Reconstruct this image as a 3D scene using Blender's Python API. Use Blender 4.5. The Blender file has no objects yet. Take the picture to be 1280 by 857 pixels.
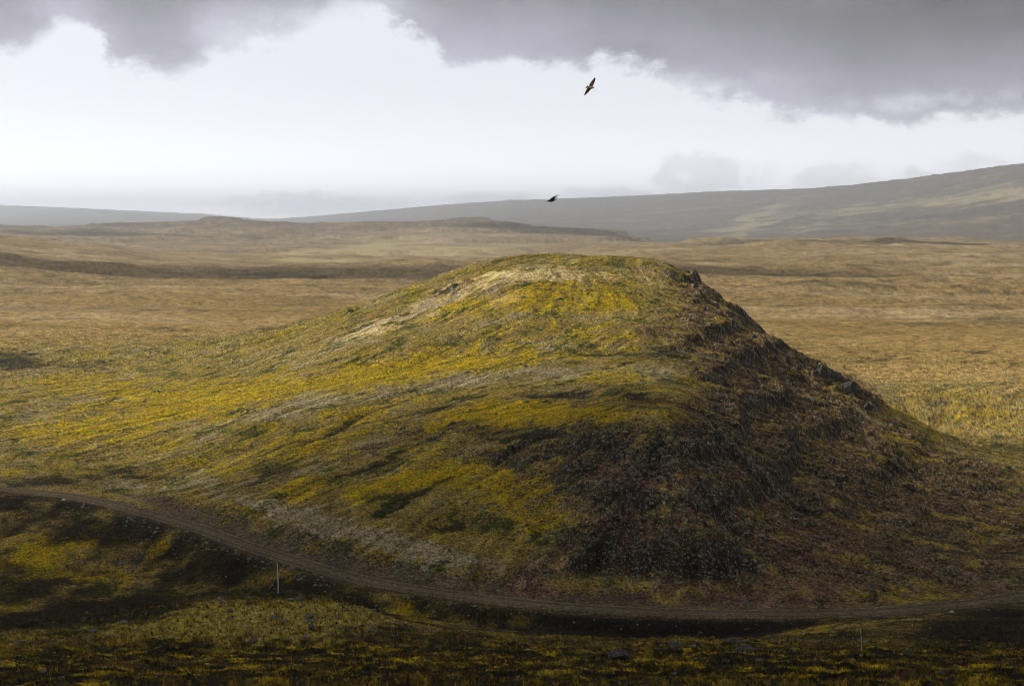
import bpy, bmesh, math, random
import numpy as np
from mathutils import Vector, Matrix

rng = np.random.default_rng(7)
random.seed(7)
C = bpy.context.scene
COL = C.collection

# ------------------------------------------------------------------ camera
F, CX, CY, EYE = 1778.0, 640.0, 428.5, 285.0
TH = math.atan((CY - EYE) / F)
CT, ST = math.cos(TH), math.sin(TH)

def ray(px, py):
    u = (px - CX) / F; v = (CY - py) / F
    return u, CT + v * ST, -ST + v * CT

def at(px, py, Y):
    """world point seen at a spot of the photograph, Y metres ahead"""
    a, b, c = ray(px, py)
    k = Y / b
    return (a * k, Y, c * k)

def project(x, y, z):
    f = y * CT - z * ST
    f = np.where(f < 1e-3, 1e-3, f)
    return CX + F * x / f, CY - F * (y * ST + z * CT) / f

cam_d = bpy.data.cameras.new('camera')
cam = bpy.data.objects.new('camera', cam_d); COL.objects.link(cam)
cam_d.sensor_width = 36; cam_d.lens = F / 1280 * 36
cam_d.clip_start = 0.1; cam_d.clip_end = 150000
cam.rotation_euler = (math.pi / 2 - TH, 0, 0)
C.camera = cam

# ------------------------------------------------------------------ noise
def _hash(ix, iy, seed):
    h = (ix.astype(np.uint32) * np.uint32(374761393) + iy.astype(np.uint32) * np.uint32(668265263)
         + np.uint32((seed * 974711 + 12345) & 0xffffffff))
    h = (h ^ (h >> np.uint32(13))) * np.uint32(1274126177)
    h = h ^ (h >> np.uint32(16))
    return h

GR = np.array([[math.cos(a), math.sin(a)] for a in np.arange(16) * math.pi / 8], dtype=np.float32)

def perlin(x, y, seed=0):
    x = np.asarray(x, dtype=np.float64); y = np.asarray(y, dtype=np.float64)
    fx = np.floor(x); fy = np.floor(y)
    ix = fx.astype(np.int64); iy = fy.astype(np.int64)
    dx = (x - fx).astype(np.float32); dy = (y - fy).astype(np.float32)
    ux = dx * dx * dx * (dx * (dx * 6 - 15) + 10); uy = dy * dy * dy * (dy * (dy * 6 - 15) + 10)
    def g(ox, oy):
        k = (_hash(ix + ox, iy + oy, seed) & np.uint32(15)).astype(np.int64)
        return GR[k, 0] * (dx - ox) + GR[k, 1] * (dy - oy)
    a = g(0, 0); b = g(1, 0); c = g(0, 1); d = g(1, 1)
    return (a + (b - a) * ux + (c - a) * uy + (a - b - c + d) * ux * uy) * 1.5

def fbm(x, y, scale, octaves=4, seed=0, gain=0.5, ridged=False):
    s = 0; amp = 1; tot = 0
    ca, sa = math.cos(0.6), math.sin(0.6)
    x = x / scale; y = y / scale
    for o in range(octaves):
        n = perlin(x, y, seed + o * 31)
        if ridged: n = 1 - 2 * np.abs(n)
        s = s + n * amp; tot += amp; amp *= gain
        x, y = (x * ca - y * sa) * 2.03 + 7.1, (x * sa + y * ca) * 2.03 - 3.7
    return s / tot

def sstep(a, b, x):
    t = np.clip((x - a) / (b - a), 0, 1)
    return t * t * (3 - 2 * t)

# ------------------------------------------------------------------ road line
ROAD_Z = -52.0
road_px = [(-260, 592), (-120, 604), (0, 612), (60, 616), (120, 625), (180, 640), (250, 660), (310, 682), (400, 710),
           (470, 728), (560, 742), (640, 752), (720, 759), (800, 764), (880, 767), (960, 767),
           (1050, 766), (1120, 763), (1200, 755), (1280, 744), (1400, 720), (1560, 680)]
def zplane(px, py, z):
    a, b, c = ray(px, py); k = z / c
    return (a * k, b * k)
rp = np.array([zplane(px, py, ROAD_Z) for px, py in road_px])
def catmull(P, n=24):
    out = []
    Q = np.vstack([2 * P[0] - P[1], P, 2 * P[-1] - P[-2]])
    for i in range(1, len(Q) - 2):
        p0, p1, p2, p3 = Q[i - 1], Q[i], Q[i + 1], Q[i + 2]
        for t in np.arange(n) / n:
            out.append(.5 * (2 * p1 + (p2 - p0) * t + (2 * p0 - 5 * p1 + 4 * p2 - p3) * t * t + (3 * p1 - p0 - 3 * p2 + p3) * t ** 3))
    out.append(P[-1]); return np.array(out)
road = catmull(rp, 40)
seg = np.r_[0, np.cumsum(np.hypot(*np.diff(road, axis=0).T))]
ss = np.arange(0, seg[-1], 0.6)
road = np.c_[np.interp(ss, seg, road[:, 0]), np.interp(ss, seg, road[:, 1])]
for _ in range(60):
    road[1:-1] = (road[:-2] + 2 * road[1:-1] + road[2:]) / 4
road_u = road[:, 0] / road[:, 1]
order = np.argsort(road_u)
def road_Y(u): return np.interp(u, road_u[order], road[order, 1])

# ------------------------------------------------------------------ near terrain: thin plate surface through surveyed points
pts = []
def S(px, *pairs):
    for py, Y in pairs: pts.append(at(px, py, Y))
def Hd(px, Y, z): pts.append(((px - CX) / F * Y, Y, z))

# hill, column by column
S(-120, (560, 335), (500, 410), (440, 540), (405, 700))
S(0, (585, 305), (560, 330), (500, 400), (440, 530), (402, 700))
S(200, (612, 281), (560, 322), (500, 387), (450, 478), (425, 560), (405, 700))
S(342, (645, 243), (620, 252), (560, 290), (500, 343), (450, 415), (425, 465), (408, 515)); Hd(342, 610, -46); Hd(342, 700, -48)
S(430, (680, 222), (620, 243), (560, 275), (500, 322), (450, 380), (410, 430), (388, 475)); Hd(430, 560, -44)
S(480, (700, 214), (660, 225), (600, 249), (540, 284), (480, 335), (430, 384), (395, 430), (374, 468)); Hd(480, 555, -42); Hd(480, 700, -52)
S(560, (710, 208), (640, 230), (580, 255), (540, 272), (500, 310), (450, 360), (400, 405), (368, 436), (344, 468)); Hd(560, 550, -38)
S(600, (345, 446), (330, 470)); S(535, (356, 466))
S(640, (735, 201), (700, 210), (640, 227), (580, 247), (545, 260), (500, 294), (460, 332), (420, 363), (380, 396), (345, 428), (325, 465))
Hd(640, 520, -15); Hd(640, 590, -40); Hd(640, 700, -54)
S(720, (745, 197), (700, 207), (640, 221), (580, 236), (535, 249), (500, 283), (450, 334), (410, 366), (370, 400), (335, 440), (320.5, 465))
Hd(720, 515, -14)
S(800, (750, 195.5), (700, 206), (640, 216), (580, 227), (528, 239), (490, 274), (445, 325), (400, 371), (360, 410), (335, 438), (322, 458))
Hd(800, 515, -18); Hd(800, 590, -46); Hd(800, 700, -56)
S(850, (750, 195.5), (690, 207), (620, 219), (570, 229), (530, 239), (490, 276), (450, 318), (400, 368), (360, 418), (335, 448))
S(880, (750, 195.5), (680, 208), (600, 224), (540, 240), (500, 275), (450, 322), (400, 376), (356, 430)); Hd(880, 500, -34); Hd(880, 580, -52)
S(920, (740, 198), (660, 217), (590, 236), (540, 256), (490, 300), (440, 352), (388, 415)); Hd(920, 480, -43)
S(960, (735, 199), (700, 208), (620, 235), (560, 262), (520, 297), (470, 350), (424, 400)); Hd(960, 455, -49); Hd(960, 540, -57)
S(1010, (735, 199), (680, 219), (600, 253), (540, 297), (490, 345), (450, 385)); Hd(1010, 435, -53)
S(1070, (735, 200), (700, 213), (640, 243), (580, 283), (530, 325), (482, 370)); Hd(1070, 415, -56); Hd(1070, 520, -60)
S(1110, (690, 219), (620, 262), (560, 310), (516, 350)); Hd(1110, 400, -58)
S(1160, (735, 203), (680, 232), (600, 292), (546, 342)); Hd(1160, 395, -60.5); Hd(1160, 520, -60.5)
S(1220, (680, 240), (620, 288), (572, 328)); Hd(1220, 385, -61)
S(1280, (720, 213), (660, 254), (592, 322), (560, 400), (490, 510), (430, 690))
S(1420, (660, 258), (592, 330), (560, 400), (430, 690))
# road bed
for k in range(0, len(road), 22): pts.append((road[k, 0], road[k, 1], ROAD_Z))
# slope at the viewer's feet
for px in (-250, -50, 180, 400, 640, 850, 1075, 1280, 1500):
    S(px, (857, 52), (834, 62), (812, 76))
    Hd(px, 25, -8.6)
    Hd(px, 5, -3.0)
# knoll that carries the tall stake
S(342, (737, 96), (768, 85), (794, 79)); S(300, (738, 96)); S(260, (744, 95), (770, 86)); S(170, (762, 92)); S(100, (782, 88)); S(390, (740, 96)); S(420, (746, 96), (776, 85)); S(470, (768, 93))
Hd(342, 108, -29.5); Hd(260, 108, -29.5); Hd(342, 125, -38); Hd(342, 160, -51); Hd(250, 125, -38); Hd(170, 125, -38); Hd(430, 130, -39)
# hollow left of the knoll
Hd(-120, 150, -46); Hd(0, 145, -46); Hd(170, 165, -53)
S(-100, (740, 225), (670, 250)); S(0, (770, 207), (720, 228), (660, 256)); S(100, (760, 213), (700, 236), (655, 252))
S(170, (745, 220), (700, 237)); S(250, (745, 216), (705, 231)); S(310, (748, 212), (715, 223))
# rough ground below the road bank
S(480, (748, 203.5), (778, 170), (796, 140)); S(400, (742, 205), (758, 180)); S(560, (762, 198), (785, 172), (800, 140))
S(640, (775, 192), (790, 170), (802, 140)); S(750, (789, 184), (802, 155)); S(860, (792, 183), (803, 155)); S(960, (790, 180), (802, 130))
S(1000, (776, 180), (795, 110)); S(1075, (774, 130), (795, 95)); S(1160, (778, 140), (800, 100)); S(1280, (785, 180), (812, 100)); S(1420, (775, 180))
for px in (560, 700, 850): Hd(px, 105, -31.6)

P = np.array(pts)
SC = 100.0
def tps_fit(P, lam):
    n = len(P); xy = P[:, :2] / SC
    d2 = ((xy[:, None] - xy[None]) ** 2).sum(-1)
    K = np.where(d2 > 0, .5 * d2 * np.log(np.maximum(d2, 1e-12)), 0) + lam * np.eye(n)
    Q = np.c_[np.ones(n), xy]
    A = np.zeros((n + 3, n + 3)); A[:n, :n] = K; A[:n, n:] = Q; A[n:, :n] = Q.T
    return np.linalg.solve(A, np.r_[P[:, 2], 0, 0, 0]), xy
W, XY = tps_fit(P, 2e-4)
def tps(x, y):
    x = np.asarray(x, np.float64).ravel() / SC; y = np.asarray(y, np.float64).ravel() / SC
    out = np.empty(len(x)); n = len(XY)
    for s in range(0, len(x), 20000):
        xs = x[s:s + 20000]; ys = y[s:s + 20000]
        d2 = ((xs[:, None] - XY[None, :, 0]) ** 2 + (ys[:, None] - XY[None, :, 1]) ** 2).astype(np.float32)
        K = .5 * d2 * np.log(np.maximum(d2, 1e-12))
        out[s:s + 20000] = K @ W[:n].astype(np.float32) + W[n] + W[n + 1] * xs + W[n + 2] * ys
    return out

# ------------------------------------------------------------------ far terrain: layers of (distance, skyline height) across the view
def far(d):
    """the survey's far distances, drawn out beyond 1.4 km"""
    return np.interp(d, [0, 1400, 4700, 14000], [0, 1400, 6680, 6680 + 9300 * 6.0])
def L(Y, *prs):
    a = np.array(prs, float)
    def f(px):
        py = np.interp(px, a[:, 0], a[:, 1]); y = float(far(Y(px) if callable(Y) else Y))
        return y, at(px, py, y)[2]
    return f
def dist(*prs):
    a = np.array(prs, float)
    return lambda px: float(np.interp(px, a[:, 0], a[:, 1]))
layers = [
    L(700, (-200, 402), (0, 402), (160, 405), (320, 409), (480, 416), (640, 421), (800, 426), (960, 429), (1280, 431)),
    L(1000, (0, 374), (320, 378), (640, 381), (800, 383), (960, 386), (1120, 388), (1280, 389)),
    L(1400, (0, 345), (160, 350), (320, 352), (640, 352), (800, 350), (960, 353), (1280, 357)),
    L(1800, (-100, 302), (0, 313), (90, 322), (180, 330), (300, 330), (350, 328), (480, 326.5), (545, 323.5), (580, 328), (640, 334), (800, 331), (960, 331), (1120, 335), (1280, 337)),
    L(2050, (-100, 292), (0, 297), (60, 306), (130, 316), (200, 328), (320, 333), (480, 333), (560, 331), (640, 331), (800, 324), (960, 322), (1280, 326)),
    L(2800, (-100, 298), (0, 304), (160, 314), (320, 322), (480, 322), (640, 322), (800, 312), (960, 307), (1120, 306), (1280, 308)),
    L(3300, (-100, 293), (0, 297), (160, 304), (320, 312), (480, 311), (640, 312), (800, 307), (850, 304), (960, 301), (1120, 301), (1280, 303.5)),
    L(3700, (-100, 289), (0, 291), (160, 293), (320, 299), (480, 297), (640, 296), (760, 301), (800, 306), (960, 311), (1280, 312)),
    L(4200, (-100, 286), (0, 285.5), (80, 285), (160, 282), (220, 278), (245, 276), (275, 273), (310, 277), (340, 280), (440, 281.5), (500, 279.5), (590, 275.5), (612, 275.5), (640, 280), (672, 284), (740, 286.5), (770, 291), (800, 300), (850, 307), (960, 315), (1280, 318)),
    L(4700, (-100, 292), (640, 292), (800, 306), (1280, 312)),
    L(dist((0, 6400), (640, 5400), (1280, 4900)), (0, 282), (300, 288), (500, 288), (640, 285), (800, 297), (960, 298), (1120, 296), (1280, 292)),
    L(dist((0, 7600), (640, 6400), (1280, 5400)), (0, 268), (110, 265), (240, 274), (350, 282), (640, 268), (800, 270), (960, 266), (1120, 258), (1280, 246)),
    L(dist((0, 9000), (640, 7600), (1280, 6000)), (-100, 252), (0, 258), (130, 264), (260, 270), (320, 275), (350, 275.5), (420, 270), (520, 261), (640, 253), (760, 249), (900, 242), (1000, 240), (1090, 232), (1180, 221), (1280, 208), (1400, 190)),
    L(dist((0, 11000), (640, 10000), (1280, 8000)), (0, 290), (1280, 270)),
    L(13500, (0, 290), (1280, 288)),
]

# polar grid of the whole land, finest where the valley lies
fine = math.radians(21.4)
az = np.arange(-fine, fine + 1e-9, math.radians(0.0385))
side = fine + np.cumsum(np.linspace(0.15, 6.0, 52) * math.radians(1.0))
side = side[side < math.pi * .985]
AZ = np.r_[-side[::-1], az, side]
rr = [2.0]
while rr[-1] < 43500:
    r = rr[-1]
    k = .25 if r < 48 else (.0050 if r < 100 else (.0042 if r < 165 else (.0026 if r < 192 else .0009 if r < 285 else .0015 if r < 470 else (.0042 if r < 900 else .0070))))
    rr.append(r * (1 + k))
R = np.array(rr)
NA, NR = len(AZ), len(R)
A2, R2 = np.meshgrid(AZ, R, indexing='ij')
X = R2 * np.sin(A2); Y = R2 * np.cos(A2)
AC = np.clip(A2, -math.radians(31), math.radians(31))
XQ = R2 * np.sin(AC); YQ = R2 * np.cos(AC)

near = R < 900
Zn = np.zeros((NA, NR))
Zn[:, near] = tps(XQ[:, near], YQ[:, near]).reshape(NA, near.sum())

def pchip_slopes(x, y):
    h = np.diff(x); d = np.diff(y) / h
    m = np.zeros_like(y)
    for i in range(1, len(x) - 1):
        if d[i - 1] * d[i] > 0:
            w1 = 2 * h[i] + h[i - 1]; w2 = h[i] + 2 * h[i - 1]
            m[i] = (w1 + w2) / (w1 / d[i - 1] + w2 / d[i])
    m[0] = d[0]; m[-1] = d[-1]
    return m
def pchip(x, y, q):
    m = pchip_slopes(x, y); i = np.clip(np.searchsorted(x, q) - 1, 0, len(x) - 2)
    h = x[i + 1] - x[i]; t = np.clip((q - x[i]) / h, 0, 1)
    return (y[i] * (1 + 2 * t) * (1 - t) ** 2 + m[i] * h * t * (1 - t) ** 2 + y[i + 1] * t * t * (3 - 2 * t) + m[i + 1] * h * t * t * (t - 1))
Zf = np.zeros((NA, NR))
farm = R > 480
for i in range(NA):
    u = math.tan(min(max(AZ[i], -math.radians(31)), math.radians(31)))
    px = CX + F * u
    ks = [f(px) for f in layers]
    Zf[i, farm] = pchip(np.array([k[0] for k in ks]), np.array([k[1] for k in ks]), YQ[i, farm])
wf = sstep(520, 760, YQ)
Z0 = Zn * (1 - wf) + Zf * wf
back = sstep(math.radians(60), math.radians(125), np.abs(A2))
Z0 = Z0 * (1 - back) + (-2.2 - 14 * (1 - np.exp(-R2 / 120))) * back

# ------------------------------------------------------------------ road bed cut into the slope
def road_dist(x, y):
    """signed distance across the road (negative on the near side) from its line, as a height field over u"""
    d = np.full(x.shape, 1e9)
    m = (y > 120) & (y < 420) & (np.abs(x) < 330)
    xm = x[m]; ym = y[m]
    best = np.full(xm.shape, 1e9); 
    rk = road[::4]
    for s in range(0, len(xm), 40000):
        dd = (xm[s:s + 40000, None] - rk[None, :, 0]) ** 2 + (ym[s:s + 40000, None] - rk[None, :, 1]) ** 2
        best[s:s + 40000] = np.sqrt(dd.min(1))
    d[m] = best
    return d
close = np.abs(Y - road_Y(X / np.maximum(Y, 1))) < 42
RD = np.full(X.shape, 1e9)
idx = close & (Y > 100) & (R2 < 450)
RD[idx] = road_dist(X[idx], Y[idx])
behind = (Y > road_Y(X / np.maximum(Y, 1e-3)))
rb = sstep(8.0, 2.8, RD)                       # 1 on the road bed
PX0, PY0 = project(X, Y, Z0)

# ------------------------------------------------------------------ fall line streaks over the hill
GX = np.arange(-300, 260, 0.7); GY = np.arange(150, 640, 0.7)
gx, gy = np.meshgrid(GX, GY, indexing='ij')
cgx, cgy = np.meshgrid(GX[::4], GY[::4], indexing='ij')
gz = tps(cgx, cgy).reshape(cgx.shape)
dzx, dzy = np.gradient(gz, 2.8)
nrm = np.hypot(dzx, dzy) + 1e-4
ii = np.minimum(np.arange(len(GX)) // 4, cgx.shape[0] - 1); jj = np.minimum(np.arange(len(GY)) // 4, cgx.shape[1] - 1)
vx = (dzx / nrm)[ii][:, jj]; vy = (dzy / nrm)[ii][:, jj]
def lic(noise, steps):
    acc = noise.copy(); n = 1
    for sg in (1, -1):
        fx, fy = np.meshgrid(np.arange(len(GX), dtype=float), np.arange(len(GY), dtype=float), indexing='ij')
        for k in range(steps):
            a = np.clip(np.rint(fx).astype(int), 0, len(GX) - 1); b = np.clip(np.rint(fy).astype(int), 0, len(GY) - 1)
            fx = fx + sg * vx[a, b]; fy = fy + sg * vy[a, b]
            a = np.clip(np.rint(fx).astype(int), 0, len(GX) - 1); b = np.clip(np.rint(fy).astype(int), 0, len(GY) - 1)
            acc = acc + noise[a, b]; n += 1
    acc /= n
    return (acc - acc.mean()) / acc.std()
n1 = rng.standard_normal(gx.shape)
streak_f = lic(n1, 14)
n2 = fbm(gx, gy, 4.0, 2, 91)
streak_c = lic(n2, 26)
def grid_sample(G, x, y, fill=0.0):
    fx = (x - GX[0]) / .7; fy = (y - GY[0]) / .7
    ok = (fx >= 0) & (fx < len(GX) - 1.001) & (fy >= 0) & (fy < len(GY) - 1.001)
    fx = np.clip(fx, 0, len(GX) - 1.001); fy = np.clip(fy, 0, len(GY) - 1.001)
    a = fx.astype(int); b = fy.astype(int); s = fx - a; t = fy - b
    v = G[a, b] * (1 - s) * (1 - t) + G[a + 1, b] * s * (1 - t) + G[a, b + 1] * (1 - s) * t + G[a + 1, b + 1] * s * t
    return np.where(ok, v, fill)
SF = grid_sample(streak_f, X, Y); SCo = grid_sample(streak_c, X, Y)

# ------------------------------------------------------------------ where rock, moss and gravel lie
def blobs(lst, wx, wy):
    out = np.zeros(X.shape)
    for px, py, rx, ry, ang, w in lst:
        ca, sa = math.cos(math.radians(ang)), math.sin(math.radians(ang))
        m = (np.abs(PX0 - px) < 3.2 * max(rx, ry)) & (np.abs(PY0 - py) < 3.2 * max(rx, ry)) & (Y > 5)
        dx = PX0[m] + wx[m] - px; dy = PY0[m] + wy[m] - py
        a = (dx * ca - dy * sa) / rx; b = (dx * sa + dy * ca) / ry
        out[m] += w * np.exp(-(a * a + b * b))
    return out
hillm = sstep(-3, 8, Y - road_Y(X / np.maximum(Y, 1e-3))) * (1 - sstep(520, 640, Y)) * (np.abs(A2) < 1)
lowf = np.clip(YQ / 200, .3, 1e3)
wA = fbm(X, Y, 9, 4, 3); wB = fbm(X, Y, 9, 4, 4)
wx = wA * 34; wy = wB * 13

rock = blobs([
    (905, 640, 170, 95, 0, 1.2), (1040, 600, 130, 70, -32, 1.2), (950, 470, 70, 55, -45, 1.1), (1020, 520, 80, 40, -40, 1.0),
    (1160, 640, 130, 60, -25, 1.0), (850, 560, 110, 30, 0, .8), (1080, 720, 200, 45, 0, .8), (1180, 690, 150, 60, -10, .8), (880, 400, 26, 40, 20, .8),
    (780, 620, 45, 40, 0, .7), (560, 540, 75, 13, 8, .7), (690, 560, 90, 14, 4, .8), (800, 690, 120, 40, 0, .8),
    (640, 720, 90, 24, -8, .35), (480, 555, 50, 10, 14, .5), (900, 450, 26, 60, 20, .5), (560, 366, 42, 9, 26, .55), (470, 392, 35, 6, 20, .4),
    (850, 345, 45, 8, -30, .6), (760, 498, 70, 6, 0, .6),
    (1240, 620, 90, 40, -20, .5), (835, 415, 40, 30, 0, .55)], wx * 2.0 + SCo * 6, wy * 2.2)
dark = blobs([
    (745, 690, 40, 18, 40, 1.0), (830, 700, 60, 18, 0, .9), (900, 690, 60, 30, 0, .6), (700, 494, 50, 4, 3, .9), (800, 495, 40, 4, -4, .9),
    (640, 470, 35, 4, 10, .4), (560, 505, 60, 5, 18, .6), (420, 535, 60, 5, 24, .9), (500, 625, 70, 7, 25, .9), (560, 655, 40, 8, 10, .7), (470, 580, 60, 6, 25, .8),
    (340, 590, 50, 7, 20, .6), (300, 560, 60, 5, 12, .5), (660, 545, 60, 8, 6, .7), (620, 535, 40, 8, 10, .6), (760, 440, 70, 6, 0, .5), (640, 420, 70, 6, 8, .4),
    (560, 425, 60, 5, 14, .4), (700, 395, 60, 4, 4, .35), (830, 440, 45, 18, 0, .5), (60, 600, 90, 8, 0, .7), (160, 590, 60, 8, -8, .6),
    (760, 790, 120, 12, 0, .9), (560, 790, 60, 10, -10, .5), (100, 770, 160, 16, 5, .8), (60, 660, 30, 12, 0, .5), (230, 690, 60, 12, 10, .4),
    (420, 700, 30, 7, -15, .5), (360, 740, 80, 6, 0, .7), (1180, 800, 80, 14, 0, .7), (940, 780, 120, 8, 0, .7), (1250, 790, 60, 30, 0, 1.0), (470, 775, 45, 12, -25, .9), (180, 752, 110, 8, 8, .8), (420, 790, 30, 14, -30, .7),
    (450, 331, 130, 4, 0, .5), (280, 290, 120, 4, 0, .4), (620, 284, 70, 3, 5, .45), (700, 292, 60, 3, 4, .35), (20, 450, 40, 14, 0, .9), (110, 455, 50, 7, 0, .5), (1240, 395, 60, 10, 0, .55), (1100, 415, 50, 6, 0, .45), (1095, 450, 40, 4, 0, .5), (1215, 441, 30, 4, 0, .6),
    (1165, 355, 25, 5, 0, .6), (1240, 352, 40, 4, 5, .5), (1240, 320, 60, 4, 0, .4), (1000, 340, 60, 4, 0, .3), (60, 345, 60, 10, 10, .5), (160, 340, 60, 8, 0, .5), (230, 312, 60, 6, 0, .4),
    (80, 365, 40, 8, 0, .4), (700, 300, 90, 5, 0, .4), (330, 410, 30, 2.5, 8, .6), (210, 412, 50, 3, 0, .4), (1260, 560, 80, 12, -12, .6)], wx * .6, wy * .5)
moss = blobs([
    (720, 518, 130, 15, 2, 1.0), (600, 520, 90, 14, 8, .9), (560, 590, 80, 20, 12, 1.0), (480, 470, 90, 22, 10, .7), (600, 450, 110, 18, 3, .6),
    (780, 470, 60, 14, 0, .7), (680, 640, 46, 26, 20, .9), (650, 620, 60, 30, 0, .6), (450, 520, 60, 12, 15, .8), (400, 560, 50, 12, 18, .8), (300, 490, 120, 20, 5, .7),
    (200, 520, 110, 22, 0, .6), (100, 480, 120, 18, 0, .6), (80, 545, 90, 18, 0, .7), (230, 580, 60, 10, -8, .5), (330, 560, 70, 12, 14, .7), (730, 370, 100, 22, 0, .7),
    (600, 385, 70, 12, 10, .5), (800, 430, 40, 12, 0, .6), (690, 415, 90, 14, 0, .4), (380, 610, 60, 14, 18, .7), (460, 610, 60, 14, 20, .8),
    (720, 690, 40, 16, 20, .6), (910, 675, 30, 14, 20, .6), (1060, 690, 22, 8, -25, .6), (970, 495, 20, 6, -15, .7), (1085, 620, 30, 6, -25, .3), (60, 690, 120, 26, 0, .7), (190, 690, 30, 9, 20, .9),
    (120, 720, 80, 20, 0, .5), (260, 737, 110, 7, 6, .8), (360, 757, 50, 12, 0, .5), (520, 770, 90, 12, -12, .6), (680, 785, 60, 12, -8, .6), (1010, 785, 45, 8, 0, .7), (1130, 778, 70, 9, 0, .6),
    (640, 830, 700, 26, 0, .6), (1150, 470, 160, 40, 0, .25), (1220, 520, 90, 26, 0, .3), (440, 745, 30, 10, 0, .4)], wx, wy)
gravel = blobs([
    (420, 655, 90, 16, -14, 1.0), (530, 690, 70, 12, -14, .9), (330, 635, 60, 10, -18, .6), (700, 465, 130, 10, 2, .7), (560, 480, 60, 10, 5, .6), (380, 500, 70, 12, 12, .7),
    (260, 530, 110, 8, 8, .6), (390, 585, 60, 10, 18, .6), (820, 470, 40, 12, 0, .7), (700, 640, 30, 30, 60, .4), (470, 490, 70, 8, 8, .6), (160, 610, 50, 10, -6, .7), (250, 600, 40, 14, -15, .5),
    (600, 560, 40, 8, 15, .6), (650, 575, 50, 10, 10, .5), (550, 378, 50, 6, 25, 1.1), (640, 350, 50, 6, 5, .5), (500, 395, 60, 5, 22, .8), (890, 600, 60, 20, 70, .5), (870, 545, 60, 12, 0, .6),
    (40, 515, 60, 7, 0, .4), (150, 500, 80, 7, 0, .4), (430, 430, 60, 8, 14, .4), (330, 450, 80, 8, 8, .4), (340, 770, 110, 18, 0, .5), (420, 755, 50, 8, 0, .4), (610, 700, 60, 9, -12, .6)], wx, wy)
red = blobs([(800, 600, 50, 26, 0, .9), (780, 660, 60, 26, 0, .9), (720, 605, 30, 12, 0, .5), (1000, 690, 120, 40, 0, .5), (900, 745, 200, 14, 0, .7), (200, 625, 60, 10, -12, .6),
             (960, 540, 60, 30, -35, .5), (840, 640, 50, 30, 0, .6), (700, 740, 140, 14, -4, .5)], wx, wy)
brown = blobs([(330, 668, 90, 11, -18, 1.0), (480, 712, 110, 12, -12, 1.0), (640, 740, 120, 10, -6, .9), (800, 752, 140, 9, 0, .9), (210, 630, 40, 12, -16, .7), (1000, 755, 120, 8, 0, .6), (140, 700, 70, 18, 0, .5),
               (560, 725, 60, 10, -10, .7), (40, 606, 90, 5, 0, .6)], wx * .7, wy * .7)

# slope of the smooth land
def grad_polar(Zv):
    dr = np.gradient(Zv, R, axis=1); da = np.gradient(Zv, AZ, axis=0) / R2
    return dr, da
dr, da = grad_polar(Z0)
slope = np.hypot(dr, da)
rocky = np.clip(rock * hillm + sstep(.48, .75, slope) * .55 * hillm, 0, 1.3)
rocky = np.clip(rocky * .92 + (fbm(X, Y, 16, 5, 11, .6) * 1.25 + SCo * .14 + SF * .05) * sstep(.05, .45, rocky), 0, 1)

# ------------------------------------------------------------------ relief
fade = np.clip(230 / np.maximum(R2, 60), .0, 1.6)
offroad = 1 - rb
Z = Z0.copy()
nearw = 1 - sstep(560, 900, R2)
amp_h = hillm * nearw
# rock beds: the lava layers step out of the slope
zl = Z0 + fbm(X, Y, 60, 3, 21) * 3.0 + X * .03
bed = 5.5
ph = zl / bed - np.floor(zl / bed)
stepf = sstep(.30, .62, ph) - ph
bedw = (.18 + .55 * rocky) * amp_h * np.clip(.55 + 1.2 * fbm(X, Y, 30, 3, 22), 0, 1) * sstep(.08, .3, slope) * offroad * sstep(6, 16, RD)
Z += stepf * bed * .75 * bedw
# gullies and scree runs
Z += (SCo * .28 + SF * .04) * amp_h * sstep(.1, .4, slope) * (.35 + rocky) * offroad
# crags
cr = fbm(X, Y, 9, 5, 31, .55, True)
Z += (cr - .35) * .95 * rocky * amp_h * offroad * sstep(4, 14, RD)
Z += fbm(X, Y, 2.6, 4, 33, .6) * .5 * rocky * amp_h * offroad
crag = blobs([(868, 350, 14, 10, 0, .8), (885, 362, 16, 12, 0, .35), (910, 384, 20, 14, -30, .3), (945, 416, 24, 14, -30, .45), (985, 444, 24, 14, -30, .5), (1020, 460, 22, 12, -20, .9), (1055, 478, 24, 18, -30, 1.3), (1085, 500, 20, 12, -40, 1.0), (860, 545, 90, 14, 0, .7), (740, 535, 60, 8, 0, .5)], wx * .2, wy * .2) * hillm
blk = fbm(X, Y, 7, 3, 34, .5); blk = np.floor(blk * 5 + .5) / 5
blk2 = fbm(X, Y, 2.6, 2, 35); blk2 = np.floor(blk2 * 4 + .5) / 4
Z += (blk * 1.9 + blk2 * .7) * np.clip(crag, 0, 1) * offroad
rocky = np.clip(np.maximum(rocky, crag * .9), 0, 1)
# hummocks and tussocks everywhere near
hum = fbm(X, Y, 22, 4, 41)
Z += hum * 1.1 * nearw * offroad * sstep(3, 25, RD) * (1 - sstep(0, 1, hillm) * .3) * sstep(45, 130, R2)
Z += fbm(X, Y, 5.5, 3, 43) * .42 * nearw * offroad * sstep(3, 10, RD)
Z += fbm(X, Y, 1.7, 3, 44, .6) * .20 * nearw * offroad * sstep(30, 60, R2)
tus = fbm(X, Y, .8, 3, 45, .6)
fgw = 1 - sstep(105, 150, R2)
Z += (np.maximum(tus, -.1) * .22 + fbm(X, Y, 2.2, 2, 46) * .10) * fgw * sstep(25, 45, R2)
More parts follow.
